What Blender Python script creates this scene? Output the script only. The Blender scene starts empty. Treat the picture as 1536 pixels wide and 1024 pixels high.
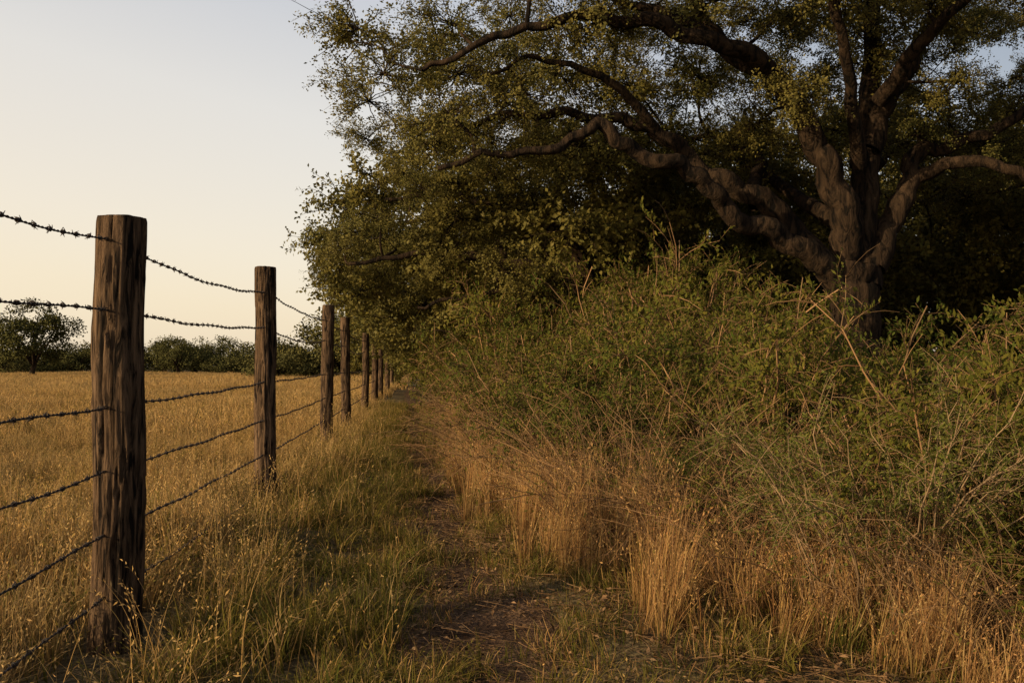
import bpy, math, numpy as np
from mathutils import noise, Vector
rng=np.random.default_rng(11)
scene=bpy.context.scene
U=rng.uniform

# ------------------------------------------------------------------ helpers
def nrm(a): return a/np.maximum(np.linalg.norm(a,axis=-1,keepdims=True),1e-9)
class Geo:
    def __init__(s): s.v=[];s.f=[];s.t=[];s.r=[];s.m=[];s.n=0
    def add(s,v,f,t=None,r=None,m=0):
        v=np.asarray(v,float).reshape(-1,3); f=np.asarray(f,int).reshape(-1,4)
        s.v.append(v); s.f.append(f+s.n); s.n+=len(v)
        s.t.append(np.zeros(len(v)) if t is None else np.asarray(t,float).ravel())
        s.r.append(np.zeros(len(v)) if r is None else np.asarray(r,float).ravel())
        s.m.append(np.full(len(f),m,int))
    def mesh(s,name,mats,smooth=False):
        v=np.concatenate(s.v); f=np.concatenate(s.f)
        me=bpy.data.meshes.new(name)
        me.vertices.add(len(v)); me.vertices.foreach_set('co',v.astype(np.float32).ravel())
        me.loops.add(f.size); me.loops.foreach_set('vertex_index',f.astype(np.int32).ravel())
        me.polygons.add(len(f)); me.polygons.foreach_set('loop_start',np.arange(0,f.size,4,dtype=np.int32))
        me.polygons.foreach_set('material_index',np.concatenate(s.m).astype(np.int32))
        me.update(calc_edges=True)
        if smooth: me.polygons.foreach_set('use_smooth',np.ones(len(f),bool))
        for nm,ar in (('tt',s.t),('rr',s.r)):
            a=me.attributes.new(nm,'FLOAT','POINT'); a.data.foreach_set('value',np.concatenate(ar).astype(np.float32))
        for m in mats: me.materials.append(m)
        return me
    def obj(s,name,mats,smooth=False,link=True,parent=None):
        o=bpy.data.objects.new(name,s.mesh(name,mats,smooth))
        if link: scene.collection.objects.link(o)
        if parent: o.parent=parent
        return o
def empty(name,loc=(0,0,0)):
    e=bpy.data.objects.new(name,None); scene.collection.objects.link(e); return e

def tubes(g,P,R,sides=4,m=0,t=None,r=None):
    """batch of tubes P[N,K,3] R[N,K]"""
    P=np.asarray(P,float); R=np.asarray(R,float); N,K,_=P.shape
    T=nrm(np.gradient(P,axis=1)); mean=nrm(P[:,-1]-P[:,0]+1e-6)
    ref=np.cross(mean,rng.normal(size=(N,3))); ref=nrm(ref)
    n1=nrm(np.cross(T,ref[:,None,:])); n2=np.cross(T,n1)
    a=np.arange(sides)*2*np.pi/sides
    V=P[:,:,None,:]+R[:,:,None,None]*(np.cos(a)[None,None,:,None]*n1[:,:,None,:]+np.sin(a)[None,None,:,None]*n2[:,:,None,:])
    base=(np.arange(N)*K*sides)[:,None,None]; k=np.arange(K-1)[None,:,None]*sides; j=np.arange(sides)[None,None,:]; j2=(j+1)%sides
    F=np.stack([base+k+j,base+k+j2,base+k+sides+j2,base+k+sides+j],-1)
    tt=np.broadcast_to(np.linspace(0,1,K)[None,:,None],(N,K,sides)) if t is None else t
    rr=np.broadcast_to(rng.random(N)[:,None,None],(N,K,sides))
    g.add(V,F,tt,rr,m)
def limb_tube(g,pts,rad,sides=12,m=0,rough=0.0,seed=0):
    pts=np.asarray(pts,float); K=len(pts); T=nrm(np.gradient(pts,axis=0))
    n=nrm(np.cross(T[0],[0.3,1,0.2])); V=[]
    for i in range(K):
        n=n-T[i]*np.dot(n,T[i]); n=n/np.linalg.norm(n); b=np.cross(T[i],n)
        for j in range(sides):
            a=2*np.pi*j/sides; d=n*math.cos(a)+b*math.sin(a)
            q=pts[i]+d*rad[i]
            rr=rad[i]
            if rough: rr*=1+rough*noise.noise(Vector((d[0]*2+seed,d[1]*2+i*.12,d[2]*2)))+rough*.6*noise.noise(Vector(q*2.7))-rough*.5*max(0,.2-abs(noise.noise(Vector((math.cos(a)*4,math.sin(a)*4,i*.22)))))*4
            V.append(pts[i]+d*rr)
    F=[(i*sides+j,i*sides+(j+1)%sides,(i+1)*sides+(j+1)%sides,(i+1)*sides+j) for i in range(K-1) for j in range(sides)]
    g.add(V,F,m=m)
def catmull(p,per=6):
    p=np.asarray(p,float); q=np.vstack([2*p[0]-p[1],p,2*p[-1]-p[-2]]); out=[]
    for i in range(1,len(q)-2):
        for s in np.arange(per)/per:
            a,b,c,d=q[i-1],q[i],q[i+1],q[i+2]
            out.append(.5*((2*b)+(-a+c)*s+(2*a-5*b+4*c-d)*s*s+(-a+3*b-3*c+d)*s**3))
    out.append(p[-1]); return np.array(out)
def leaves(g,C,D,Nn,L,W,m=0,t=None):
    C=np.asarray(C);N=len(C); D=nrm(D); S=nrm(np.cross(D,Nn)); Nn=np.cross(S,D)
    L=np.broadcast_to(L,(N,))[:,None]; W=np.broadcast_to(W,(N,))[:,None]
    V=np.stack([C,C+D*L*.45+S*W*.5+Nn*L*.06,C+D*L-Nn*L*.08,C+D*L*.45-S*W*.5+Nn*L*.06],1)
    F=np.arange(N*4).reshape(N,4); r=np.repeat(rng.random(N),4)
    g.add(V,F,np.zeros(N*4) if t is None else np.repeat(t,4),r,m)
def blades(g,root,dirh,H,W,lean,K=4,m=0,droop=1.0):
    """curved grass blades"""
    N=len(root); s=np.linspace(0,1,K+1)
    d=np.stack([np.cos(dirh),np.sin(dirh),np.zeros(N)],1); side=np.stack([-np.sin(dirh+U(-1,1,N)),np.cos(dirh),np.zeros(N)],1); side=nrm(side)
    x=(lean[:,None]*(s[None]**1.8))*H[:,None]
    z=H[:,None]*(s[None]-droop*.35*lean[:,None]*s[None]**3)
    c=root[:,None,:]+d[:,None,:]*x[:,:,None]+np.array([0,0,1.])*z[:,:,None]
    w=W[:,None]*(1-.9*s[None]**1.5)*.5
    V=np.stack([c-side[:,None,:]*w[:,:,None],c+side[:,None,:]*w[:,:,None]],2)
    b=(np.arange(N)*(K+1)*2)[:,None]; k=np.arange(K)[None]*2
    F=np.stack([b+k,b+k+1,b+k+3,b+k+2],-1)
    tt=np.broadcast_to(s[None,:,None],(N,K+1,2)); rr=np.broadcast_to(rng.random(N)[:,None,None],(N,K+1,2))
    g.add(V,F,tt,rr,m); return c

# ------------------------------------------------------------------ materials
def newmat(name):
    m=bpy.data.materials.new(name); m.use_nodes=True; nt=m.node_tree; nt.nodes.clear()
    return m,nt,nt.nodes,nt.links
def ramp(N,cols,pos=None):
    r=N.new('ShaderNodeValToRGB'); e=r.color_ramp.elements
    while len(e)<len(cols): e.new(.5)
    for i,c in enumerate(cols):
        e[i].position=(i/(len(cols)-1)) if pos is None else pos[i]; e[i].color=(*c,1)
    return r
def foliage_mat(name,root,tip,alts,trans=.35,rough=.55,spec=.2):
    m,nt,N,L=newmat(name)
    out=N.new('ShaderNodeOutputMaterial')
    at=N.new('ShaderNodeAttribute'); at.attribute_name='tt'
    ar=N.new('ShaderNodeAttribute'); ar.attribute_name='rr'
    ai=N.new('ShaderNodeAttribute'); ai.attribute_name='ir'
    oi=N.new('ShaderNodeObjectInfo')
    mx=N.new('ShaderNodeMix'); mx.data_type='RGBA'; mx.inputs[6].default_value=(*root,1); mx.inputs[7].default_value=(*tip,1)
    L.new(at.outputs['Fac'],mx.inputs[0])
    sm=N.new('ShaderNodeMath'); sm.operation='ADD'; L.new(oi.outputs['Random'],sm.inputs[0]); L.new(ai.outputs['Fac'],sm.inputs[1])
    fr=N.new('ShaderNodeMath'); fr.operation='FRACT'; L.new(sm.outputs[0],fr.inputs[0])
    ad=N.new('ShaderNodeMath'); ad.operation='MULTIPLY_ADD'; ad.inputs[1].default_value=.5
    mu=N.new('ShaderNodeMath'); mu.operation='MULTIPLY'; mu.inputs[1].default_value=.5
    L.new(ar.outputs['Fac'],mu.inputs[0]); L.new(fr.outputs[0],ad.inputs[0]); L.new(mu.outputs[0],ad.inputs[2])
    rp=ramp(N,alts); L.new(ad.outputs[0],rp.inputs[0])
    m2=N.new('ShaderNodeMix'); m2.data_type='RGBA'; m2.blend_type='MULTIPLY'; m2.inputs[0].default_value=1
    L.new(mx.outputs[2],m2.inputs[6]); L.new(rp.outputs[0],m2.inputs[7])
    if spec==0: pb=N.new('ShaderNodeBsdfDiffuse')
    else:
        pb=N.new('ShaderNodeBsdfPrincipled'); pb.inputs['Roughness'].default_value=rough; pb.inputs['Specular IOR Level'].default_value=spec
    L.new(m2.outputs[2],pb.inputs[0])
    if trans>0:
        tr=N.new('ShaderNodeBsdfTranslucent'); ms=N.new('ShaderNodeMixShader'); ms.inputs[0].default_value=trans
        L.new(m2.outputs[2],tr.inputs['Color'])
        L.new(pb.outputs[0],ms.inputs[1]); L.new(tr.outputs[0],ms.inputs[2]); L.new(ms.outputs[0],out.inputs[0])
    else: L.new(pb.outputs[0],out.inputs[0])
    return m
def bark_mat(name,dark,light,sx=14,sz=1.6,bump=.5,dist=.02,coord='Object'):
    m,nt,N,L=newmat(name)
    out=N.new('ShaderNodeOutputMaterial'); pb=N.new('ShaderNodeBsdfPrincipled'); pb.inputs['Roughness'].default_value=.9; pb.inputs['Specular IOR Level'].default_value=.12
    tc=N.new('ShaderNodeTexCoord'); mp=N.new('ShaderNodeMapping'); mp.inputs['Scale'].default_value=(sx,sx,sz)
    n1=N.new('ShaderNodeTexNoise'); n1.inputs['Scale'].default_value=2.2; n1.inputs['Detail'].default_value=7; n1.inputs['Roughness'].default_value=.65; n1.inputs['Distortion'].default_value=.9
    n2=N.new('ShaderNodeTexNoise'); n2.inputs['Scale'].default_value=1.7; n2.inputs['Detail'].default_value=3
    L.new(tc.outputs[coord],mp.inputs[0]); L.new(mp.outputs[0],n1.inputs[0]); L.new(tc.outputs[coord],n2.inputs[0])
    rp=ramp(N,[dark,[.5*(a+b) for a,b in zip(dark,light)],light],[.40,.49,.60]); L.new(n1.outputs[0],rp.inputs[0])
    r2=ramp(N,[(.6,.55,.5),(1.15,1.1,1.0)],[.3,.7]); L.new(n2.outputs[0],r2.inputs[0])
    mm=N.new('ShaderNodeMix'); mm.data_type='RGBA'; mm.blend_type='MULTIPLY'; mm.inputs[0].default_value=1
    L.new(rp.outputs[0],mm.inputs[6]); L.new(r2.outputs[0],mm.inputs[7]); L.new(mm.outputs[2],pb.inputs['Base Color'])
    bp=N.new('ShaderNodeBump'); bp.inputs['Strength'].default_value=bump; bp.inputs['Distance'].default_value=dist
    L.new(n1.outputs[0],bp.inputs['Height']); L.new(bp.outputs[0],pb.inputs['Normal']); L.new(pb.outputs[0],out.inputs[0])
    return m
def ground_mat(name,cols,scale,fine):
    m,nt,N,L=newmat(name)
    out=N.new('ShaderNodeOutputMaterial'); pb=N.new('ShaderNodeBsdfPrincipled'); pb.inputs['Roughness'].default_value=.95; pb.inputs['Specular IOR Level'].default_value=.05
    tc=N.new('ShaderNodeTexCoord')
    n1=N.new('ShaderNodeTexNoise'); n1.inputs['Scale'].default_value=scale; n1.inputs['Detail'].default_value=8; n1.inputs['Roughness'].default_value=.6
    n2=N.new('ShaderNodeTexNoise'); n2.inputs['Scale'].default_value=fine; n2.inputs['Detail'].default_value=5
    L.new(tc.outputs['Object'],n1.inputs[0]); L.new(tc.outputs['Object'],n2.inputs[0])
    rp=ramp(N,cols,[.3,.5,.7]); L.new(n1.outputs[0],rp.inputs[0])
    r2=ramp(N,[(.5,.48,.45),(1.2,1.2,1.2)],[.38,.62]); L.new(n2.outputs[0],r2.inputs[0])
    mm=N.new('ShaderNodeMix'); mm.data_type='RGBA'; mm.blend_type='MULTIPLY'; mm.inputs[0].default_value=1
    L.new(rp.outputs[0],mm.inputs[6]); L.new(r2.outputs[0],mm.inputs[7]); L.new(mm.outputs[2],pb.inputs['Base Color'])
    bp=N.new('ShaderNodeBump'); bp.inputs['Strength'].default_value=.8; bp.inputs['Distance'].default_value=.03
    L.new(n2.outputs[0],bp.inputs['Height']); L.new(bp.outputs[0],pb.inputs['Normal']); L.new(pb.outputs[0],out.inputs[0])
    return m
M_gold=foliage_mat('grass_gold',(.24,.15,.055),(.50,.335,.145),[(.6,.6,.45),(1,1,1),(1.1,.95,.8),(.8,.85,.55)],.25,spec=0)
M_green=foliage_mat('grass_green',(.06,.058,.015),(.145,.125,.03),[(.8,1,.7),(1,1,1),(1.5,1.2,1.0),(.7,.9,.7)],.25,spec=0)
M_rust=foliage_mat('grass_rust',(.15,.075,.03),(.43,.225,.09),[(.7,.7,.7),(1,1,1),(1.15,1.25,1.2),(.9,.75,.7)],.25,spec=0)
M_oak=foliage_mat('oak_leaf',(.150,.130,.036),(.150,.130,.036),[(.5,.62,.5),(1,1,1),(1.25,1.12,.95),(.75,.85,.7)],.3,.5,.08)
M_shrub=foliage_mat('shrub_leaf',(.065,.078,.015),(.120,.126,.028),[(.5,.7,.5),(1,1,1),(1.55,1.15,1.0),(.6,.8,.65)],.3,spec=0)
M_stem=foliage_mat('dry_stem',(.09,.052,.026),(.27,.165,.085),[(.5,.5,.5),(1,1,1),(1.4,1.3,1.2),(.8,.7,.6)],0,.8,spec=0)
M_far=foliage_mat('far_leaf',(.085,.078,.028),(.085,.078,.028),[(.75,.8,.7),(1,1,1),(1.2,1.1,1)],0,spec=0)
M_bark=bark_mat('oak_bark',(.007,.005,.0035),(.060,.038,.023),5,1.3,1.0,.08)
M_post=bark_mat('weathered_post',(.009,.006,.004),(.17,.108,.066),15,1.8,1.0,.025)
M_cut=bark_mat('post_end_grain',(.10,.07,.045),(.26,.19,.13),9,9,.4,.005)
M_ground=ground_mat('ground',[(.06,.044,.022),(.12,.085,.042),(.20,.145,.065)],.35,30)
M_dirt=ground_mat('path_dirt',[(.06,.033,.019),(.135,.078,.044),(.20,.12,.068)],2.5,60)
m,nt,N,L=newmat('rusty_wire'); o_=N.new('ShaderNodeOutputMaterial'); pb=N.new('ShaderNodeBsdfPrincipled'); nz=N.new('ShaderNodeTexNoise'); nz.inputs['Scale'].default_value=60
rp=ramp(N,[(.02,.015,.012),(.06,.032,.02)],[.4,.7]); L.new(nz.outputs[0],rp.inputs[0]); L.new(rp.outputs[0],pb.inputs['Base Color']); pb.inputs['Metallic'].default_value=.2; pb.inputs['Roughness'].default_value=.75; L.new(pb.outputs[0],o_.inputs[0]); M_wire=m

# ------------------------------------------------------------------ layout functions
def xf(y): return -1.25-.098*np.asarray(y,float)
PY=[0,2,4,5.2,6.8,9.7,13.3,19,30,60,120]; PX=[.05,.0,-.08,-.16,-.5,-.72,-1.3,-1.9,-3.05,-6,-12]
def xp(y): return np.interp(y,PY,PX)
EY=[0,3,4,5,6,8,10,14,20,30,60,120]; EX=[3.2,2.3,1.5,.75,.35,.0,-.3,-.72,-1.2,-2.2,-5.2,-11.2]
def xe(y): return np.interp(y,EY,EX)
def h(x,y):
    x=np.asarray(x,float); y=np.asarray(y,float)
    near=np.exp(-np.maximum(y-10,0)/30)
    b=.045*np.exp(-((x-xf(y)-.15)/.5)**2)-.05*np.exp(-((x-xp(y))/.35)**2)+.10/(1+np.exp(-(x-xe(y)-.4)*3))
    n=.03*np.sin(x*1.3+y*.7)*np.sin(y*.9-x*.5)+.012*np.sin(x*4.1+1.3)*np.sin(y*3.7+.4)
    return (b+n)*near+.12*np.sin(x*.05+1)*np.sin(y*.04)*(1-np.exp(-np.maximum(y-20,0)/40))
def pnoise(x,y,s,ph=0):
    return (np.sin(x*s+ph)+np.sin(y*s*1.13+ph*2)+np.sin((x+y)*s*.71+ph*3)+np.sin((x-y)*s*1.7+ph)+np.sin(x*s*2.3-y*s*1.9+ph*5))/5

# ground sheet
def axis(lo,hi,step,far):
    a=np.arange(lo,hi,step); out=[];d=step;p=hi
    while p<far: out.append(p); d*=1.18; p+=d
    b=[];d=step;p=lo
    while p>-far: d*=1.18; p-=d; b.append(p)
    return np.concatenate([b[::-1],a,out,[far]])
ax=axis(-8,9,.14,2500); ay=axis(-3,22,.16,2500)
X,Y=np.meshgrid(ax,ay); Z=h(X,Y); nx,ny=len(ax),len(ay)
I=np.arange(nx*ny).reshape(ny,nx); F=np.stack([I[:-1,:-1],I[:-1,1:],I[1:,1:],I[1:,:-1]],-1)
g=Geo(); g.add(np.stack([X,Y,Z],-1),F); g.obj('ground',[M_ground],True)
# path strip
ys=np.arange(-1,60,.12); ns=11; ww=.27+.07*np.sin(ys*1.7)+.05*np.sin(ys*4.3+1)
s=np.linspace(-1,1,ns); PXX=xp(ys)[:,None]+s[None]*ww[:,None]+.03*np.sin(ys*9)[:,None]*s[None]; PYY=np.repeat(ys[:,None],ns,1)
ZZ=h(PXX,PYY)+.006+.012*(1-s[None]**2)+.008*np.sin(PXX*23)*np.sin(PYY*17)*(1-s[None]**2)
I=np.arange(len(ys)*ns).reshape(len(ys),ns); g=Geo(); g.add(np.stack([PXX,PYY,ZZ],-1),np.stack([I[:-1,:-1],I[:-1,1:],I[1:,1:],I[1:,:-1]],-1)); g.obj('dirt_path',[M_dirt],True)

# ------------------------------------------------------------------ instancing
_cc=[0]
def coll_of(objs):
    c=bpy.data.collections.new('proto_%02d'%_cc[0]); _cc[0]+=1
    for o in objs: c.objects.link(o)
    return c
def instancer(name,pts,rot,scl,idx,coll,parent=None,realize=False):
    n=len(pts); me=bpy.data.meshes.new(name); me.vertices.add(n); me.vertices.foreach_set('co',np.asarray(pts,np.float32).ravel())
    a=me.attributes.new('i_rot','FLOAT_VECTOR','POINT'); a.data.foreach_set('vector',np.asarray(rot,np.float32).ravel())
    scl=np.asarray(scl,np.float32); scl=np.repeat(scl[:,None],3,1) if scl.ndim==1 else scl
    a=me.attributes.new('i_scl','FLOAT_VECTOR','POINT'); a.data.foreach_set('vector',scl.astype(np.float32).ravel())
    a=me.attributes.new('i_idx','INT','POINT'); a.data.foreach_set('value',np.asarray(idx,np.int32))
    if realize: a=me.attributes.new('ir','FLOAT','POINT'); a.data.foreach_set('value',rng.random(n).astype(np.float32))
    o=bpy.data.objects.new(name,me); scene.collection.objects.link(o)
    if parent: o.parent=parent
    ng=bpy.data.node_groups.new(name+'_gn','GeometryNodeTree')
    ng.interface.new_socket('Geometry',in_out='INPUT',socket_type='NodeSocketGeometry'); ng.interface.new_socket('Geometry',in_out='OUTPUT',socket_type='NodeSocketGeometry')
    N=ng.nodes; L=ng.links; gi=N.new('NodeGroupInput'); go=N.new('NodeGroupOutput'); ip=N.new('GeometryNodeInstanceOnPoints')
    ci=N.new('GeometryNodeCollectionInfo'); ci.inputs['Collection'].default_value=coll; ci.inputs['Separate Children'].default_value=True; ci.inputs['Reset Children'].default_value=True
    def na(nm,ty):
        q=N.new('GeometryNodeInputNamedAttribute'); q.data_type=ty; q.inputs['Name'].default_value=nm; return q.outputs['Attribute']
    L.new(gi.outputs[0],ip.inputs['Points']); L.new(ci.outputs[0],ip.inputs['Instance']); ip.inputs['Pick Instance'].default_value=True
    L.new(na('i_idx','INT'),ip.inputs['Instance Index']); L.new(na('i_rot','FLOAT_VECTOR'),ip.inputs['Rotation']); L.new(na('i_scl','FLOAT_VECTOR'),ip.inputs['Scale'])
    if realize:
        rz=N.new('GeometryNodeRealizeInstances'); L.new(ip.outputs[0],rz.inputs[0]); L.new(rz.outputs[0],go.inputs[0])
    else: L.new(ip.outputs[0],go.inputs[0])
    md=o.modifiers.new('scatter','NODES'); md.node_group=ng
    return o

# ------------------------------------------------------------------ grass prototypes
_pn=[0]
def P(g,mats): _pn[0]+=1; return g.obj('clump_%03d'%_pn[0],mats,link=False)
def clump(n,rad,h0,h1,w,lean,K,mats,seedfrac=0,ms=(1,),leanmin=.05):
    g=Geo(); a=U(0,2*np.pi,n); r=rad*np.sqrt(rng.random(n)); root=np.stack([r*np.cos(a),r*np.sin(a),np.full(n,-.02)],1)
    mi=rng.choice(len(mats),n,p=ms)
    nt_=max(3,int(n/28)); tc=root[rng.integers(0,n,nt_)]; th=U(.6,1.1,nt_); dd=((root[:,None,:2]-tc[None,:,:2])**2).sum(-1); ti=dd.argmin(1)
    if nt_>4: root[:,:2]=root[:,:2]*.55+tc[ti][:,:2]*.45; a=np.arctan2(root[:,1]-tc[ti][:,1],root[:,0]-tc[ti][:,0])
    for k in range(len(mats)):
        q=mi==k
        if not q.any(): continue
        nn=q.sum(); H=U(h0,h1,nn)*(1-.2*(r[q]/rad))*th[ti][q]; c=blades(g,root[q],a[q]+rng.normal(0,.9,nn),H,w*U(.6,1.3,nn),U(leanmin,lean,nn)**1.0,K,k)
        ns=int(seedfrac*nn)
        if ns:
            top=c[:ns,-1]; pre=c[:ns,-2]; d=nrm(top-pre); M=6
            s=np.linspace(-.12,.02,M); C=(top[:,None,:]+d[:,None,:]*s[None,:,None]).reshape(-1,3)
            D=np.repeat(d,M,0)+rng.normal(0,.45,(ns*M,3)); leaves(g,C,D,rng.normal(size=(ns*M,3)),U(.012,.028,ns*M)*(1 if w<.01 else 2),.006*(w/.004)**.5,k,np.ones(ns*M))
    return P(g,mats)
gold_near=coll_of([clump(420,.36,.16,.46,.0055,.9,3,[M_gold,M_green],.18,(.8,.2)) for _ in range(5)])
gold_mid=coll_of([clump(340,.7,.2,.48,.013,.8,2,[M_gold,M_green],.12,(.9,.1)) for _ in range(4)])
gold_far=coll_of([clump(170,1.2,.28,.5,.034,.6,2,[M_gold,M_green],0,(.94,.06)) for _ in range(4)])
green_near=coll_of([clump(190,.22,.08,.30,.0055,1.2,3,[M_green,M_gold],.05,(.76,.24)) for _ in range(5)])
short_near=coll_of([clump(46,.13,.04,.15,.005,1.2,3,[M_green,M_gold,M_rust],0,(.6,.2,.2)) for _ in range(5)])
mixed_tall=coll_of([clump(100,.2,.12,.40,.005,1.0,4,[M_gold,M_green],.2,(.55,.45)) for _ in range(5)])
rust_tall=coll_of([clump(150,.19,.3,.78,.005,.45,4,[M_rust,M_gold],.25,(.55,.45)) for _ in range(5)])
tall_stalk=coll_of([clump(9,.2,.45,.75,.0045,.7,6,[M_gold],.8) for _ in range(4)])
def litter():
    g=Geo(); n=20; a=U(0,6.28,n); C=np.stack([U(-.25,.25,n),U(-.25,.25,n),U(0,.018,n)],1); D=np.stack([np.cos(a),np.sin(a),U(-.05,.12,n)],1)
    Lh=U(.05,.22,n); s=np.linspace(0,1,4); bend=np.stack([-np.sin(a),np.cos(a),np.zeros(n)],1)*U(-.2,.2,n)[:,None]
    Pp=C[:,None]+D[:,None]*(Lh[:,None]*s)[:,:,None]+bend[:,None]*(Lh[:,None]*s**2)[:,:,None]; tubes(g,Pp,np.full((n,4),.0015),3,0)
    n=40; leaves(g,np.stack([U(-.25,.25,n),U(-.25,.25,n),U(.004,.02,n)],1),rng.normal(size=(n,3))*[1,1,.2],np.array([0,0,1])+rng.normal(0,.3,(n,3)),U(.02,.045,n),.016,0,np.ones(n)*U(0,1,n)); return P(g,[M_stem])
lit=coll_of([litter() for _ in range(4)])

def scatter(dens,x0,x1,y0,y1,ok):
    n=int(dens*(x1-x0)*(y1-y0)); x=U(x0,x1,n); y=U(y0,y1,n); q=ok(x,y); return x[q],y[q]
def place(name,xy,coll,k,s0,s1,tilt=.06,hs=None,zoff=0,realize=False):
    x,y=xy; n=len(x); s=U(s0,s1,n)
    sc=np.stack([s,s,s*U(.8,1.2,n)*(1 if hs is None else hs)],1)
    instancer(name,np.stack([x,y,h(x,y)+zoff],1),np.stack([rng.normal(0,tilt,n),rng.normal(0,tilt,n),U(0,6.28,n)],1),sc,rng.integers(0,k,n),coll,realize=realize)
wedge=lambda x,y:(np.abs(x)<.56*y+1.6)
def cat(*a): return np.concatenate([q[0] for q in a]),np.concatenate([q[1] for q in a])
n1=scatter(6.5,-11,-1,.8,15,lambda x,y:wedge(x,y)&(x<xf(y)-.2))
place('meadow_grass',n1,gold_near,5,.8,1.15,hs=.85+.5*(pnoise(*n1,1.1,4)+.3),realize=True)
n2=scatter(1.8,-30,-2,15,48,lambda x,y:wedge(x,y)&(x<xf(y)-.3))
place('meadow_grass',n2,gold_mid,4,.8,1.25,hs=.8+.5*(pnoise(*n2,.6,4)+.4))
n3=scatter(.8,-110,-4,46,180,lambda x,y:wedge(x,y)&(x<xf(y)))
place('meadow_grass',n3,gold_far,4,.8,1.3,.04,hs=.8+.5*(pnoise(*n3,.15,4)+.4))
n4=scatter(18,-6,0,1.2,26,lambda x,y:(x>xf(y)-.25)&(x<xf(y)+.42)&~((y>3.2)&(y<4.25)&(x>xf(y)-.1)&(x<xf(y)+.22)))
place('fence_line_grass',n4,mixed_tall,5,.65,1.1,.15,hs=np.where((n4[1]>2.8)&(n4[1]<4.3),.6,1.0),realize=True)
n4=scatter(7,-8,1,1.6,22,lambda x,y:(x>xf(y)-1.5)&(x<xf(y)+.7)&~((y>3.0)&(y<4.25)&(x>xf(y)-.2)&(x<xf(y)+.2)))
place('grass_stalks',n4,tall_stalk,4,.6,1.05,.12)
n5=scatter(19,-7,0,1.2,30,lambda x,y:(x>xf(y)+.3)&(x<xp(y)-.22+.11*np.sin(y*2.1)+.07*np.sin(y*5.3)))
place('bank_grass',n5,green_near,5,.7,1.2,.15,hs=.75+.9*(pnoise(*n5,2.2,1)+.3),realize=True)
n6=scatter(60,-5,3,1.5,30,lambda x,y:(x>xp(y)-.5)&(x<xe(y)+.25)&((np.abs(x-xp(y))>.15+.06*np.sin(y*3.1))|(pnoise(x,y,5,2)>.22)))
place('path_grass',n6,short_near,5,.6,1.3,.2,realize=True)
n7=scatter(15,-4,4,1.5,16,lambda x,y:(x>xp(y)-.4)&(x<xe(y)+.5))
place('straw_litter',n7,lit,4,.8,1.2,.03,zoff=.015)
n8=scatter(11,-5,5,1.5,24,lambda x,y:(x>xp(y)+.28)&(x<xe(y)+.4)&(pnoise(x,y,2.6,3)>-.25))
place('verge_grass',n8,green_near,5,.55,1.05,.2,realize=True)
n9=cat(scatter(13,-5,6,2.9,24,lambda x,y:(x>xe(y)-.25)&(x<xe(y)+.75)&(pnoise(x,y,1.7,7)>-.45)),
       scatter(7,-1,3,3.3,9,lambda x,y:(x>xp(y)+.55)&(x<xe(y)+.2)&(pnoise(x,y,3.1,1)>.12)))
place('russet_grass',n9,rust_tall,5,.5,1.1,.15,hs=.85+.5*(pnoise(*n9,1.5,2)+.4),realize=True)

# ------------------------------------------------------------------ shrubs
def stemset(n,rad,len0,len1,ang,K,droop):
    a=U(0,6.28,n); r=rad*np.sqrt(rng.random(n)); root=np.stack([r*np.cos(a),r*np.sin(a),np.full(n,-.03)],1)
    az=a+rng.normal(0,.5,n); th=np.abs(U(0,ang,n)); Ls=U(len0,len1,n); s=np.linspace(0,1,K)
    d=np.stack([np.sin(th)*np.cos(az),np.sin(th)*np.sin(az),np.cos(th)],1); out=np.stack([np.cos(az),np.sin(az),-np.ones(n)*.9],1)
    Pp=root[:,None]+d[:,None]*(Ls[:,None]*s)[:,:,None]+out[:,None]*(droop*U(.3,1.3,n)[:,None]*Ls[:,None]*s**2.4)[:,:,None]
    wob=np.cumsum(rng.normal(0,.018,(n,K,3)),1)*Ls[:,None,None]; wob[:,0]=0
    return Pp+wob,Ls
def side_twigs(Pp,per,l0,l1,t0=.3,K=4,up=.3):
    n,KK,_=Pp.shape; t=U(t0,1,(n,per)); f=t*(KK-1); i=np.minimum(f.astype(int),KK-2); w=(f-i)[...,None]
    ii=np.arange(n)[:,None]; B=Pp[ii,i]*(1-w)+Pp[ii,i+1]*w; T=nrm(Pp[ii,i+1]-Pp[ii,i])
    D=nrm(T*.7+nrm(rng.normal(size=(n,per,3)))*.9+[0,0,up]); Ls=U(l0,l1,(n,per)); s=np.linspace(0,1,K)
    Q=B[:,:,None]+D[:,:,None]*(Ls[...,None]*s)[...,None]+np.array([0,0,-.25])*(Ls[...,None]*s**2)[...,None]
    return Q.reshape(-1,K,3)
def leaf_on(g,Q,per,L0,L1,W,m,jit=.0,outw=None):
    n,K,_=Q.shape; t=np.linspace(.1,1,per)[None]*np.ones((n,1)); f=t*(K-1); i=np.minimum(f.astype(int),K-2); w=(f-i)[...,None]; ii=np.arange(n)[:,None]
    B=(Q[ii,i]*(1-w)+Q[ii,i+1]*w).reshape(-1,3); T=nrm(Q[ii,i+1]-Q[ii,i]).reshape(-1,3)
    N_=len(B); side=nrm(np.cross(T,rng.normal(size=(N_,3)))); B=B+rng.normal(0,jit,(N_,3)) if jit else B
    Nn=rng.normal(0,.7,(N_,3))+[0,0,1]
    if outw is not None: Nn=nrm(B-outw)*1.1+[0,0,.35]+rng.normal(0,.45,(N_,3))
    leaves(g,B,T*.6+side,Nn,U(L0,L1,N_),W,m,rng.random(N_))
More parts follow.
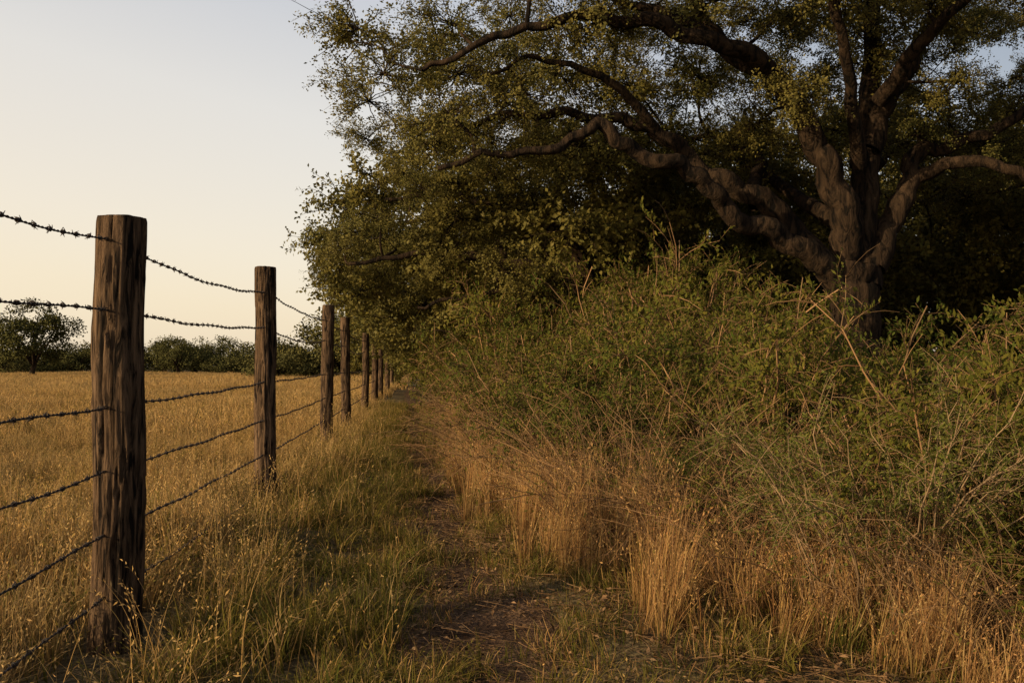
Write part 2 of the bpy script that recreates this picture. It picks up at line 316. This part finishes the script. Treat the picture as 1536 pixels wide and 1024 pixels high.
def shrub(nst=17,ang=.8,droop=.12,t0=.50):
    g=Geo(); S,Ls=stemset(nst,.14,.55,1.12,ang,8,droop)
    tubes(g,S,np.linspace(.010,.003,8)[None]*U(.6,1.3,(nst,1)),4,1)
    Q0=side_twigs(S,3,.15,.35,.1,4,.2); tubes(g,Q0,np.linspace(.0035,.001,4)[None].repeat(len(Q0),0),3,1)
    Q=side_twigs(S,8,.13,.30,t0,4,.2); tubes(g,Q,np.linspace(.0035,.001,4)[None].repeat(len(Q),0),3,1)
    T=side_twigs(Q,5,.05,.12,.2,2,.15); tubes(g,T,np.linspace(.0014,.0008,2)[None].repeat(len(T),0),3,1)
    leaf_on(g,T,7,.020,.040,.014,0,.006,np.array([0,0,.45]))
    return P(g,[M_shrub,M_stem])
def tangle(nst=44):
    g=Geo(); S,Ls=stemset(nst,.3,.45,1.1,.75,9,.34); tubes(g,S,np.linspace(.0048,.0015,9)[None]*U(.5,1.3,(nst,1)),3,1)
    Q=side_twigs(S,5,.08,.32,.15,4,0); tubes(g,Q,np.linspace(.002,.0008,4)[None].repeat(len(Q),0),3,1)
    leaf_on(g,Q[:len(Q)//4],6,.015,.035,.010,0,.01); return P(g,[M_shrub,M_stem])
shr=coll_of([shrub(ang=U(.65,.95),droop=U(.03,.18)) for _ in range(6)])
tan=coll_of([tangle() for _ in range(5)])
def poisson(x,y,md):
    keep=[];cell={}
    for i in range(len(x)):
        c=(int(x[i]//md),int(y[i]//md)); ok=True
        for a in (-1,0,1):
            for b in (-1,0,1):
                for j in cell.get((c[0]+a,c[1]+b),()):
                    if (x[i]-x[j])**2+(y[i]-y[j])**2<md*md: ok=False
        if ok: keep.append(i); cell.setdefault(c,[]).append(i)
    return x[keep],y[keep]
def bh(x,y):
    d=x-xe(y); top=np.interp(y,[3,5,6.5,8.5,11,16,60],[.95,1.1,1.3,1.8,2.15,2.35,2.7])
    right=1/(1+np.exp(-(x-.24*y-.1)*3.5))            # the scrub is low beneath the big oak
    top=top*(1-right)+np.minimum(top,1.12)*right
    return top*np.clip(.6+.28*d,.6,1.05)*(1+.5*pnoise(x,y,1.5,3))
b1=poisson(*scatter(30,-3,12,3.6,22,lambda x,y:(x>xe(y)+.6)&(x<xe(y)+5.5)&wedge(x,y)&(pnoise(x,y,2.1,5)>-.6)),.58)
b2=poisson(*scatter(8,-8,10,22,60,lambda x,y:(x>xe(y)+.4)&(x<xe(y)+3.5)),1.1)
bx,by=cat(b1,b2); n=len(bx); s=np.clip(bh(bx,by)*U(.72,1.22,n),.5,3.0); print('shrubs',n)
instancer('brush_thicket',np.stack([bx,by,h(bx,by)],1),np.stack([rng.normal(0,.16,n),rng.normal(0,.16,n),U(0,6.28,n)],1),np.stack([s**.7*.95,s**.7*.95,s],1),rng.integers(0,6,n),shr,realize=True)
t1=poisson(*scatter(40,-3,8,3.2,20,lambda x,y:(x>xe(y)+.2)&(x<xe(y)+1.3)&wedge(x,y)),.34)
n=len(t1[0]); s=U(.6,1.1,n)*np.interp(t1[1],[3,6,10],[.85,1.0,1.3])
instancer('dry_bramble',np.stack([t1[0],t1[1],h(*t1)],1),np.stack([rng.normal(0,.15,n),rng.normal(0,.15,n),U(0,6.28,n)],1),s,rng.integers(0,5,n),tan,realize=True)
t2=poisson(*scatter(10,.8,4.5,4.6,9,lambda x,y:(x>xe(y)+.9)),.75); n=len(t2[0]); s=U(1.0,1.45,n)
instancer('dead_stalks',np.stack([t2[0],t2[1],h(*t2)],1),np.stack([rng.normal(0,.12,n),rng.normal(0,.12,n),U(0,6.28,n)],1),np.stack([s*.7,s*.7,s],1),rng.integers(0,5,n),tan,realize=True)
g=Geo(); S,_=stemset(50,.25,.8,1.3,.5,12,.22); tubes(g,S,np.linspace(.006,.0016,12)[None]*U(.6,1.2,(50,1)),4,1)
Q=side_twigs(S,11,.10,.28,.45,4,.1); tubes(g,Q,np.linspace(.002,.0008,4)[None].repeat(len(Q),0),3,1); leaf_on(g,Q,18,.014,.03,.007,0,.004)
M_feath=foliage_mat('feathery_leaf',(.12,.125,.032),(.19,.18,.045),[(.8,.9,.7),(1,1,1),(1.2,1.1,1)],.3,spec=0); M_pale=foliage_mat('pale_stem',(.24,.15,.08),(.36,.24,.13),[(.7,.7,.7),(1,1,1),(1.2,1.2,1.1)],0,.8,spec=0)
fb=g.obj('feathery_bush',[M_feath,M_pale]); fb.location=(1.66,4.5,float(h(1.66,4.5)))

# ------------------------------------------------------------------ oak foliage clumps
def bough(ns,R,per,lp,L0,L1,W,mat,flat=.55):
    g=Geo(); D=nrm(rng.normal(size=(ns,3))*[1,1,flat]+[0,0,.05]); s=np.linspace(0,1,5)
    Q=D[:,None]*(R*U(.55,1.15,ns)[:,None]*s)[:,:,None]+np.cumsum(rng.normal(0,.03*R,(ns,5,3)),1); Q[:,0]=0; Q[:,:,2]*=.9
    tubes(g,Q,np.linspace(.009,.003,5)[None].repeat(ns,0),3,1)
    T=side_twigs(Q,per,.12*R,.34*R,.3,2,.1); tubes(g,T,np.linspace(.003,.0012,2)[None].repeat(len(T),0),3,1)
    leaf_on(g,T,lp,L0,L1,W,0,.03*R/.7,np.array([0,0,-.1])); return P(g,[mat,M_bark])
spr=coll_of([bough(26,.72,8,13,.028,.050,.026,M_oak) for _ in range(6)])
spr_b=coll_of([bough(24,.72,7,9,.05,.08,.044,M_oak) for _ in range(6)])

def build_tree(name,limbs,cl,csc,coll,kc,seed=0,sides=12,flat=1,realize=False):
    e=empty(name); g=Geo(); sk=[];skr=[]
    for pts,r0,r1 in limbs:
        c=catmull(pts,6); K=len(c)
        c[1:-1]+=np.array([[noise.noise(Vector((i*.35,seed,k*7.3)))*.10*min(1,r0*5+.3) for k in range(3)] for i in range(1,K-1)])
        rad=r0+(r1-r0)*np.linspace(0,1,K)**.85
        limb_tube(g,c,rad,sides if r0>.1 else 8,0,.16 if r0>.08 else .08,seed)
        sk.append(c[2:]); skr.append(rad[2:])
    S=np.concatenate(sk); R=np.concatenate(skr)
    o=np.argsort(((cl-S[0])**2).sum(1)); cl=cl[o]
    for c in cl:
        d=np.linalg.norm(S-c,axis=1); cost=d+np.maximum(S[:,2]-c[2],0)*.6+np.where(R<.012,.6,0); i=int(np.argmin(cost)); a=S[i]; Ld=d[i]
        if Ld<.15: continue
        mid1=a+(c-a)*.35+rng.normal(0,.10,3)*Ld+[0,0,.10*Ld]; mid2=a+(c-a)*.7+rng.normal(0,.09,3)*Ld+[0,0,.10*Ld]
        q=catmull([a,mid1,mid2,c],3); r=np.linspace(max(min(R[i]*.7,.014+.02*Ld),.008),.007,len(q)); limb_tube(g,q,r,6,0)
        S=np.vstack([S,q[3:]]); R=np.concatenate([R,r[3:]])
    g.obj('trunk_and_limbs',[M_bark],True,parent=e)
    n=len(cl); s=U(.75,1.3,n)*csc
    instancer('foliage',cl,np.stack([rng.normal(0,.25,n),rng.normal(0,.25,n),U(0,6.28,n)],1),np.stack([s,s,s*U(.75,1.1,n)],1),rng.integers(0,kc,n),coll,parent=e,realize=realize)
    return e
def poisson3(p,md):
    keep=[]
    for i in range(len(p)):
        if not keep or np.min(((p[keep]-p[i])**2).sum(1))>md*md: keep.append(i)
    return p[keep]
# main oak : limb profile given in units of 1/107 m, relative to the trunk foot
TX,TY=4.90,14.0; k=1/106.6
def pl(*pts): return [(TX+a*k,TY+b,1.2+c*k) for a,b,c in pts]
limbs=[
 (pl((0,0,-125),(0,0,-60),(-3,0,0),(-8,0,60),(-10,0,110),(-8,0,150)),.42,.31),
 (pl((-14,0,110),(-20,0,170),(-28,-.1,230),(-55,-.2,295),(-85,-.3,350),(-115,-.3,400),(-150,-.2,440),(-210,0,490),(-250,0,560),(-270,0,640)),.27,.07),
 (pl((4,0,120),(12,.2,200),(18,.3,300),(30,.4,400),(42,.5,500),(40,.6,620),(60,.7,720)),.27,.07),
 (pl((-8,0,60),(-40,-.1,125),(-85,-.3,165),(-150,-.5,195),(-215,-.8,220),(-250,-1,255),(-300,-1.2,282),(-360,-1.3,295),(-400,-1.4,325),(-435,-1.5,315),(-480,-1.6,285),(-550,-1.7,280),(-620,-1.7,262)),.20,.03),
 (pl((-60,-.1,150),(-95,.1,205),(-140,.1,250),(-200,0,275),(-250,0,310),(-305,-.1,350),(-370,-.2,370),(-440,-.2,375),(-530,-.3,370),(-600,-.3,355)),.20,.03),
 (pl((-115,-.3,400),(-170,-.8,435),(-240,-1.2,445),(-330,-1.5,460),(-410,-1.6,470),(-490,-1.7,450),(-560,-1.8,430),(-640,-1.8,390)),.15,.03),
 (pl((-240,-1.2,445),(-290,-1,490),(-370,-.8,520),(-460,-.6,560),(-520,-.5,570)),.10,.02),
 (pl((-305,-.1,350),(-360,-.5,400),(-430,-.8,425),(-500,-1,430),(-560,-1,410)),.08,.02),
 (pl((-150,.2,250),(-130,1,300),(-110,1.6,350),(-160,2.4,400),(-240,3,430)),.13,.03),
 (pl((20,0,150),(60,.2,225),(85,.3,280),(110,.4,330),(160,.3,345),(220,.2,360),(290,.1,410),(360,0,430)),.19,.04),
 (pl((20,.1,330),(50,.2,400),(80,.2,450),(110,.2,500),(150,.4,560),(220,.5,620)),.17,.04),
 (pl((95,.3,290),(150,-.2,305),(200,-.5,285),(245,-.7,262),(320,-1,250)),.11,.03),
 (pl((15,.2,240),(60,1.2,300),(140,2.5,380),(220,3.8,450)),.14,.03),
 (pl((-5,-.1,300),(-40,-.8,400),(-90,-1.4,500),(-150,-2,600)),.12,.03),
 (pl((30,0,400),(70,-.8,470),(130,-1.4,540),(170,-2,630)),.12,.03),
 (pl((0,.2,200),(-40,1.8,290),(-90,3.4,380),(-140,5,450)),.15,.03),
]
for a in np.arange(0,6.2,.9):
    limbs.append(([(TX+.1*math.cos(a),TY+.1*math.sin(a),.75),(TX+.33*math.cos(a),TY+.33*math.sin(a),.28),(TX+.85*math.cos(a),TY+.85*math.sin(a),-.08)],.17,.08))
p=nrm(rng.normal(size=(6000,3)))*(rng.random((6000,1))**.38)
p=p*[7.1,6.2,3.3]+[TX-.1,TY+1.0,4.75]
dx=p[:,0]-TX; dy=p[:,1]-TY
floor_=np.interp(dx,[-7.5,-6,-4,-1.5,0,3,8],[3.9,3.8,4.2,4.4,4.7,4.2,3.6])
front=np.where(dx<-5.2,-2.0,np.where(p[:,2]>6.1,-2.5,.3))
ok=(p[:,2]>floor_)&(dy>front)&(p[:,2]<7.4)&(dy<4.2)
p=p[ok]
# an extra full lobe out over the field side
q=nrm(rng.normal(size=(160,3)))*(rng.random((160,1))**.4)*[1.5,1.9,1.05]+[TX-6.0,TY-.2,5.1]
cl=poisson3(np.vstack([q,p]),.92)
q=np.stack([U(-5.2,4,70),U(-2,-.2,70),U(4.6,6.1,70)],1)+[TX,TY,0]; cl=np.vstack([cl,poisson3(q,1.6)])
build_tree('oak_tree',limbs,cl,1.0,spr,6,3,sides=20,realize=True)
print('main clusters',len(cl))

# leaning oak standing in the thicket, its low limbs reaching toward the fence
limbs2=[
 ([(2.9,17.6,-.1),(2.6,17.5,.8),(2.0,17.4,1.7),(1.35,17.3,2.35)],.26,.19),
 ([(1.35,17.3,2.35),(.9,17.2,2.75),(.36,17.1,2.9),(-.3,17,2.98),(-.95,16.9,3.15),(-1.9,16.9,3.1),(-2.8,16.9,2.95)],.15,.03),
 ([(1.6,17.35,2.1),(1.1,17.2,3.2),(.75,17.2,3.55),(.1,17.2,3.8),(-.55,17.2,4.1),(-1.4,17.2,4.2),(-2.2,17.2,4.1)],.15,.03),
 ([(1.75,17.4,2.0),(.9,17.1,2.25),(.1,16.9,2.45),(-.8,16.8,2.4),(-1.6,16.8,2.2)],.11,.025),
 ([(2.0,17.4,1.7),(2.4,17.6,2.8),(2.2,17.8,3.8),(2.6,18,4.6)],.15,.04),
 ([(2.3,17.5,1.3),(3.1,17.8,2.2),(4.0,18.2,3.0),(4.8,18.5,3.4)],.13,.03)]
q=np.stack([U(-3.3,3.2,700),U(17.0,19.4,700),U(2.3,4.5,700)],1)
q=q[(q[:,2]>2.5+.25*np.sin(q[:,0]*2.1))&(q[:,2]<3.6+.3*(q[:,0]+3.3))&((q[:,1]>17.7)|(q[:,0]<-1.9))]
q2=np.stack([U(-2.8,.3,60),U(15.8,16.9,60),U(2.5,4.2,60)],1)
cl=np.vstack([poisson3(q,.82),poisson3(q2,1.25)]); print('lean clusters',len(cl))
build_tree('oak_tree',limbs2,cl,.85,spr,6,21,12,realize=True)

def oak(name,x,y,H,R,zc,seed,ncl=130,md=1.0,lean=(0,0),zmin=1.3,r0=.3,csc=1.25,realize=False):
    limbs=[([(x,y,-.1),(x+lean[0]*.3,y+lean[1]*.3,.8),(x+lean[0],y+lean[1],1.9)],r0,r0*.75)]; nl=8
    for i in range(nl):
        a=2*np.pi*i/nl+rng.normal(0,.25); q=U(.6,.9)*R; zz=zc+U(-.4,.9); bx_,by_=x+lean[0],y+lean[1]
        limbs.append(([(bx_,by_,U(1.2,1.9)),(bx_+.25*q*math.cos(a),by_+.25*q*math.sin(a),1.9+.35*(zz-1.9)+.4),(bx_+.6*q*math.cos(a+.15),by_+.6*q*math.sin(a+.15),zz),(bx_+q*math.cos(a+.1),by_+q*math.sin(a+.1),zz-.1)],r0*.5,.03))
    limbs.append(([(x+lean[0],y+lean[1],1.7),(x+.3,y,.5*(1.7+H)),(x+.1,y+.3,H-.8)],r0*.6,.04))
    p=nrm(rng.normal(size=(3000,3)))*(rng.random((3000,1))**.3)*[R,R,(H-zc)]; p[:,2]=np.where(p[:,2]<0,p[:,2]*.8,p[:,2])+zc
    p=p[(p[:,1]<R*.45)]; p[:,0]+=x; p[:,1]+=y
    p=p[p[:,2]>zmin]; cl=poisson3(p,md)[:ncl]
    build_tree(name,limbs,cl,csc,spr_b,6,seed,8,realize=realize)
oak('oak_tree',1.7,21.4,5.8,5.9,3.5,5,120,1.15,zmin=2.2,csc=1.15,realize=True)
oak('oak_tree',.4,31,5.9,5.2,3.2,6,90,1.25,zmin=1.5,csc=1.35,realize=True)
oak('oak_tree',8.5,24,7.0,6.0,4.2,7,90,1.4,zmin=2.6,csc=1.3,realize=True)
oak('oak_tree',14,20,7.0,5.5,4.2,8,100,1.4,zmin=2.2,csc=1.3,realize=True)
oak('oak_tree',-1.5,44,6.2,5.3,3.2,9,60,1.6,zmin=1.0,csc=1.7)
oak('oak_tree',6,38,8,7,4,10,70,1.8,zmin=1.0,csc=1.9)
oak('oak_tree',17,32,8.5,7.5,4,12,90,1.8,zmin=1.0,csc=2.0)
oak('oak_tree',-4.2,60,6.0,6,3,13,50,1.8,zmin=.8,csc=2)
# low understory closing the view beneath the oaks
ux,uy=poisson(*scatter(6,-1,40,25,50,lambda x,y:(x>-.02*y+.0)&(x<.66*y+4)&(y>26+.15*x-4)),2.0); n=len(ux); s=U(1.6,2.6,n); print('under',n)
uz=np.where(rng.random(n)<.6,U(.5,1.3,n),U(2.0,3.8,n))
instancer('understory_bushes',np.stack([ux,uy,uz],1),np.stack([np.zeros(n),np.zeros(n),U(0,6.28,n)],1),np.stack([s,s,s*1.2],1),rng.integers(0,6,n),spr_b)

# ------------------------------------------------------------------ distant trees
def fartree(hh=6,R=4.5,nc=46,nl=90,zc=.5):
    g=Geo(); p=nrm(rng.normal(size=(nc,3)))*(rng.random((nc,1))**.4)*[R,R,hh*.42]+[0,0,hh*zc]; p[:,2]=np.maximum(p[:,2],.5)
    C=(p[:,None]+nrm(rng.normal(size=(nc,nl,3)))*(rng.random((nc,nl,1))**.5)*[1.25,1.25,.85]).reshape(-1,3); n=len(C)
    leaves(g,C,rng.normal(size=(n,3)),nrm(C-[0,0,hh*.4])+rng.normal(0,.5,(n,3)),U(.16,.34,n),.2,0)
    limb_tube(g,catmull([(0,0,-.3),(.1,0,1),(.3,.1,2),(.2,.3,hh*.6)],3),np.linspace(.35,.15,10),7,1)
    for i in range(5):
        a=i*1.3; limb_tube(g,catmull([(.2,0,1.4),(R*.3*math.cos(a),R*.3*math.sin(a),hh*.42),(R*.65*math.cos(a),R*.65*math.sin(a),hh*.6)],3),np.linspace(.18,.05,7),5,1)
    return g
ft=coll_of([P(fartree(U(5,7),U(3.5,5.5),56),[M_far,M_bark]) for _ in range(6)])
xs=[];ysd=[]
for yy,st in ((150,6),(165,5),(185,6)):
    q=np.arange(-130,10,st); xs.append(q+U(-3,3,len(q))); ysd.append(yy+U(-8,8,len(q))+.05*q)
q=np.arange(-24,-9,2.6); xs.append(q+U(-1,1,len(q))); ysd.append(95+U(-8,8,len(q)))
xs=np.concatenate(xs); ysd=np.concatenate(ysd); n=len(xs)
instancer('distant_trees',np.stack([xs,ysd,h(xs,ysd)-.3],1),np.stack([np.zeros(n),np.zeros(n),U(0,6.28,n)],1),np.stack([U(.8,1.2,n)]*2+[U(.5,1.15,n)],1),rng.integers(0,6,n),ft)
e=empty('oak_tree'); g=fartree(8.4,4.8,60,190,.58); o=g.obj('crown_and_trunk',[M_far,M_bark],parent=e); e.location=(-54,112,-.1); e.scale=(1,1,1.0)

# ------------------------------------------------------------------ fence
fence=empty('barbed_wire_fence')
posts=[(.15,1.80,.095,0),(4.2,1.83,.100,.006),(8.5,2.05,.088,-.01),(14.2,2.08,.088,.008),(18.2,2.1,.085,-.01),(25.2,2.05,.09,.01),(31.5,2.1,.1,0),(36.5,2.1,.1,.01),(46,2.1,.11,0),(56,2.0,.1,0),(68,2.,.1,0)]
for i,(y,H,R,ln) in enumerate(posts):
    x=float(xf(y)); near=y<10; sdn=96 if near else 28; kz=140 if near else 30
    g=Geo(); V=[]
    for a in range(kz+1):
        z=-.15+(H+.15)*a/kz
        for j in range(sdn):
            th=2*np.pi*j/sdn; cx,cy=math.cos(th),math.sin(th)
            w1=.5*noise.noise(Vector((cx*2,cy*2,z*3)))
            rg=abs(noise.noise(Vector((cx*3.6+i*9,cy*3.6,z*1.1+w1)))); rg2=abs(noise.noise(Vector((cx*8+i*4,cy*8,z*2.0+w1))))
            r=R*(1+.05*noise.noise(Vector((cx*.8+i*5,cy*.8,z*1.1)))+.07*noise.noise(Vector((cx*3+i*3,cy*3,z*1.3)))+.05*noise.noise(Vector((cx*9+i,cy*9,z*4)))-.17*max(0,.12-rg)/.12-.08*max(0,.14-rg2)/.14)
            r*=1.06-.06*z/H
            if a==kz: r*=.965
            ox=.012*noise.noise(Vector((z*1.2,i*3.3,0)))*2
            zz=z+(0.006*noise.noise(Vector((cx*2,cy*2,i))) if a>=kz-1 else 0)
            V.append((x+ox+ln*z+r*cx,y+ln*.5*z+r*cy,zz))
    F=[(a*sdn+j,a*sdn+(j+1)%sdn,(a+1)*sdn+(j+1)%sdn,(a+1)*sdn+j) for a in range(kz) for j in range(sdn)]
    g.add(V,F)
    top=np.array(V[kz*sdn:]); cen=top.mean(0); VV=[]; FF=[]
    fr=[1,.7,.35,.05]
    for q,f_ in enumerate(fr): VV.append(cen+(top-cen)*f_+[0,0,.003*(q>0)+.002*q])
    for q in range(len(fr)-1):
        for j in range(sdn): FF.append((q*sdn+j,q*sdn+(j+1)%sdn,(q+1)*sdn+(j+1)%sdn,(q+1)*sdn+j))
    g.add(np.concatenate(VV),FF,m=1)
    g.obj('post_%d'%(i+1),[M_post,M_cut],True,parent=fence)
wz=[ [1.66,1.73,1.84,1.86],[1.40,1.44,1.54,1.58],[1.03,1.035,1.07,1.1],[.79,.77,.75,.76],[.55,.51,.46,.45],[.30,.255,.16,.16] ]
for w in range(6):
    g=Geo()
    for i in range(len(posts)-1):
        y0,y1=posts[i][0],posts[i+1][0]; za=wz[w][min(i,3)]; zb=wz[w][min(i+1,3)]; sp=y1-y0
        sag=(.045 if w<2 else .012)*(sp/4.2)*U(.6,1.4)
        nn=int(sp/(.012 if y1<9 else .06)); s=np.linspace(0,1,nn); yy=y0+sp*s
        c=np.stack([xf(yy)-.02+.004*np.sin(yy*3+w),yy,za+(zb-za)*s-sag*4*s*(1-s)+.004*np.sin(yy*5+w*2)],1)
        ph=yy*2*np.pi/.075; off=.0026 if y1<9 else .0
        for sgn in ((1,-1) if off else (1,)):
            q=c+np.stack([np.cos(ph),0*ph,np.sin(ph)],1)*off*sgn
            tubes(g,q[None],np.full((1,nn),.0025 if off else .004),5 if off else 4)
        if y0<26:
            for yb in np.arange(y0+.08,y1,.14 if y1<9 else .18)+U(-.01,.01):
                cb=np.array([np.interp(yb,yy,c[:,k_]) for k_ in range(3)])
                for q in range(2):
                    a0=U(0,6.28); t_=np.linspace(0,1,10); an=a0+t_*2*np.pi*1.3
                    coil=np.stack([np.cos(an)*.0072,(t_-.5)*.014+q*.006-.003,np.sin(an)*.0072],1)
                    d0=np.array([math.cos(a0-1.2),U(-.5,.5),math.sin(a0-1.2)]); d1=np.array([math.cos(an[-1]+1.2),U(-.5,.5),math.sin(an[-1]+1.2)])
                    pp=np.vstack([coil[0]+d0*.013,coil,coil[-1]+d1*.013])+cb
                    rr_=np.full(12,.0024); rr_[0]=rr_[-1]=.0008; tubes(g,pp[None],rr_[None],4)
    for i in range(1,6):
        y=posts[i][0]; R=posts[i][2]; z=wz[w][min(i,3)]; t_=np.linspace(0,np.pi,8)
        bx_=float(xf(y))-.02; pp=np.stack([bx_+.012*np.cos(t_),y-(R*.98+.012*np.sin(t_)),z+0*t_+.004*np.cos(t_)],1); tubes(g,pp[None],np.full((1,8),.0025),4)
    g.obj('wire_%d'%(w+1),[M_wire],True,parent=fence)

# ------------------------------------------------------------------ light, sky, camera
az=math.radians(-121); el=math.radians(16)   # azimuth measured clockwise from +Y
sd=Vector((math.sin(az)*math.cos(el),math.cos(az)*math.cos(el),math.sin(el)))
sl=bpy.data.lights.new('sun','SUN'); sl.energy=5.0; sl.angle=math.radians(.6); sl.color=(1,.78,.47)
so=bpy.data.objects.new('sun',sl); scene.collection.objects.link(so); so.rotation_euler=sd.to_track_quat('Z','Y').to_euler(); so.location=(-20,-5,12)
w=bpy.data.worlds.new('World'); scene.world=w; w.use_nodes=True; N=w.node_tree.nodes; L=w.node_tree.links; N.clear()
sky=N.new('ShaderNodeTexSky'); sky.sky_type='NISHITA'; sky.sun_disc=False; sky.sun_elevation=el; sky.sun_rotation=az%(2*math.pi); sky.air_density=1.0; sky.dust_density=2.5; sky.ozone_density=1.0
# evening haze laid over the clear-air sky, thickest at the horizon and towards the sun
tc=N.new('ShaderNodeTexCoord'); sx=N.new('ShaderNodeSeparateXYZ'); L.new(tc.outputs['Generated'],sx.inputs[0])
ad=N.new('ShaderNodeMath'); ad.operation='MULTIPLY_ADD'; ad.inputs[1].default_value=.20; L.new(sx.outputs['X'],ad.inputs[0]); L.new(sx.outputs['Z'],ad.inputs[2])
hz=ramp(N,[(.89,.74,.54),(.87,.745,.58),(.77,.71,.63),(.52,.53,.57),(.14,.16,.2)],[0,.06,.2,.36,.75]); L.new(ad.outputs[0],hz.inputs[0])
mr=N.new('ShaderNodeMapRange'); mr.inputs[1].default_value=-.1; mr.inputs[2].default_value=.7; mr.inputs[3].default_value=.9; mr.inputs[4].default_value=.4; L.new(sx.outputs['X'],mr.inputs[0])
b1_=N.new('ShaderNodeBackground'); b1_.inputs[1].default_value=.05; L.new(sky.outputs[0],b1_.inputs[0])
b2_=N.new('ShaderNodeBackground'); L.new(mr.outputs[0],b2_.inputs[1]); L.new(hz.outputs[0],b2_.inputs[0])
as_=N.new('ShaderNodeAddShader'); L.new(b1_.outputs[0],as_.inputs[0]); L.new(b2_.outputs[0],as_.inputs[1])
wo=N.new('ShaderNodeOutputWorld'); L.new(as_.outputs[0],wo.inputs[0])
cd=bpy.data.cameras.new('camera'); cam=bpy.data.objects.new('camera',cd); scene.collection.objects.link(cam); cam.location=(0,0,1.2); cam.rotation_euler=(math.radians(90+1.46),0,0)
cd.lens=35; cd.sensor_width=36; cd.clip_end=6000; cd.clip_start=.05; scene.camera=cam
scene.view_settings.view_transform='Standard'; scene.view_settings.look='None'; scene.view_settings.exposure=0
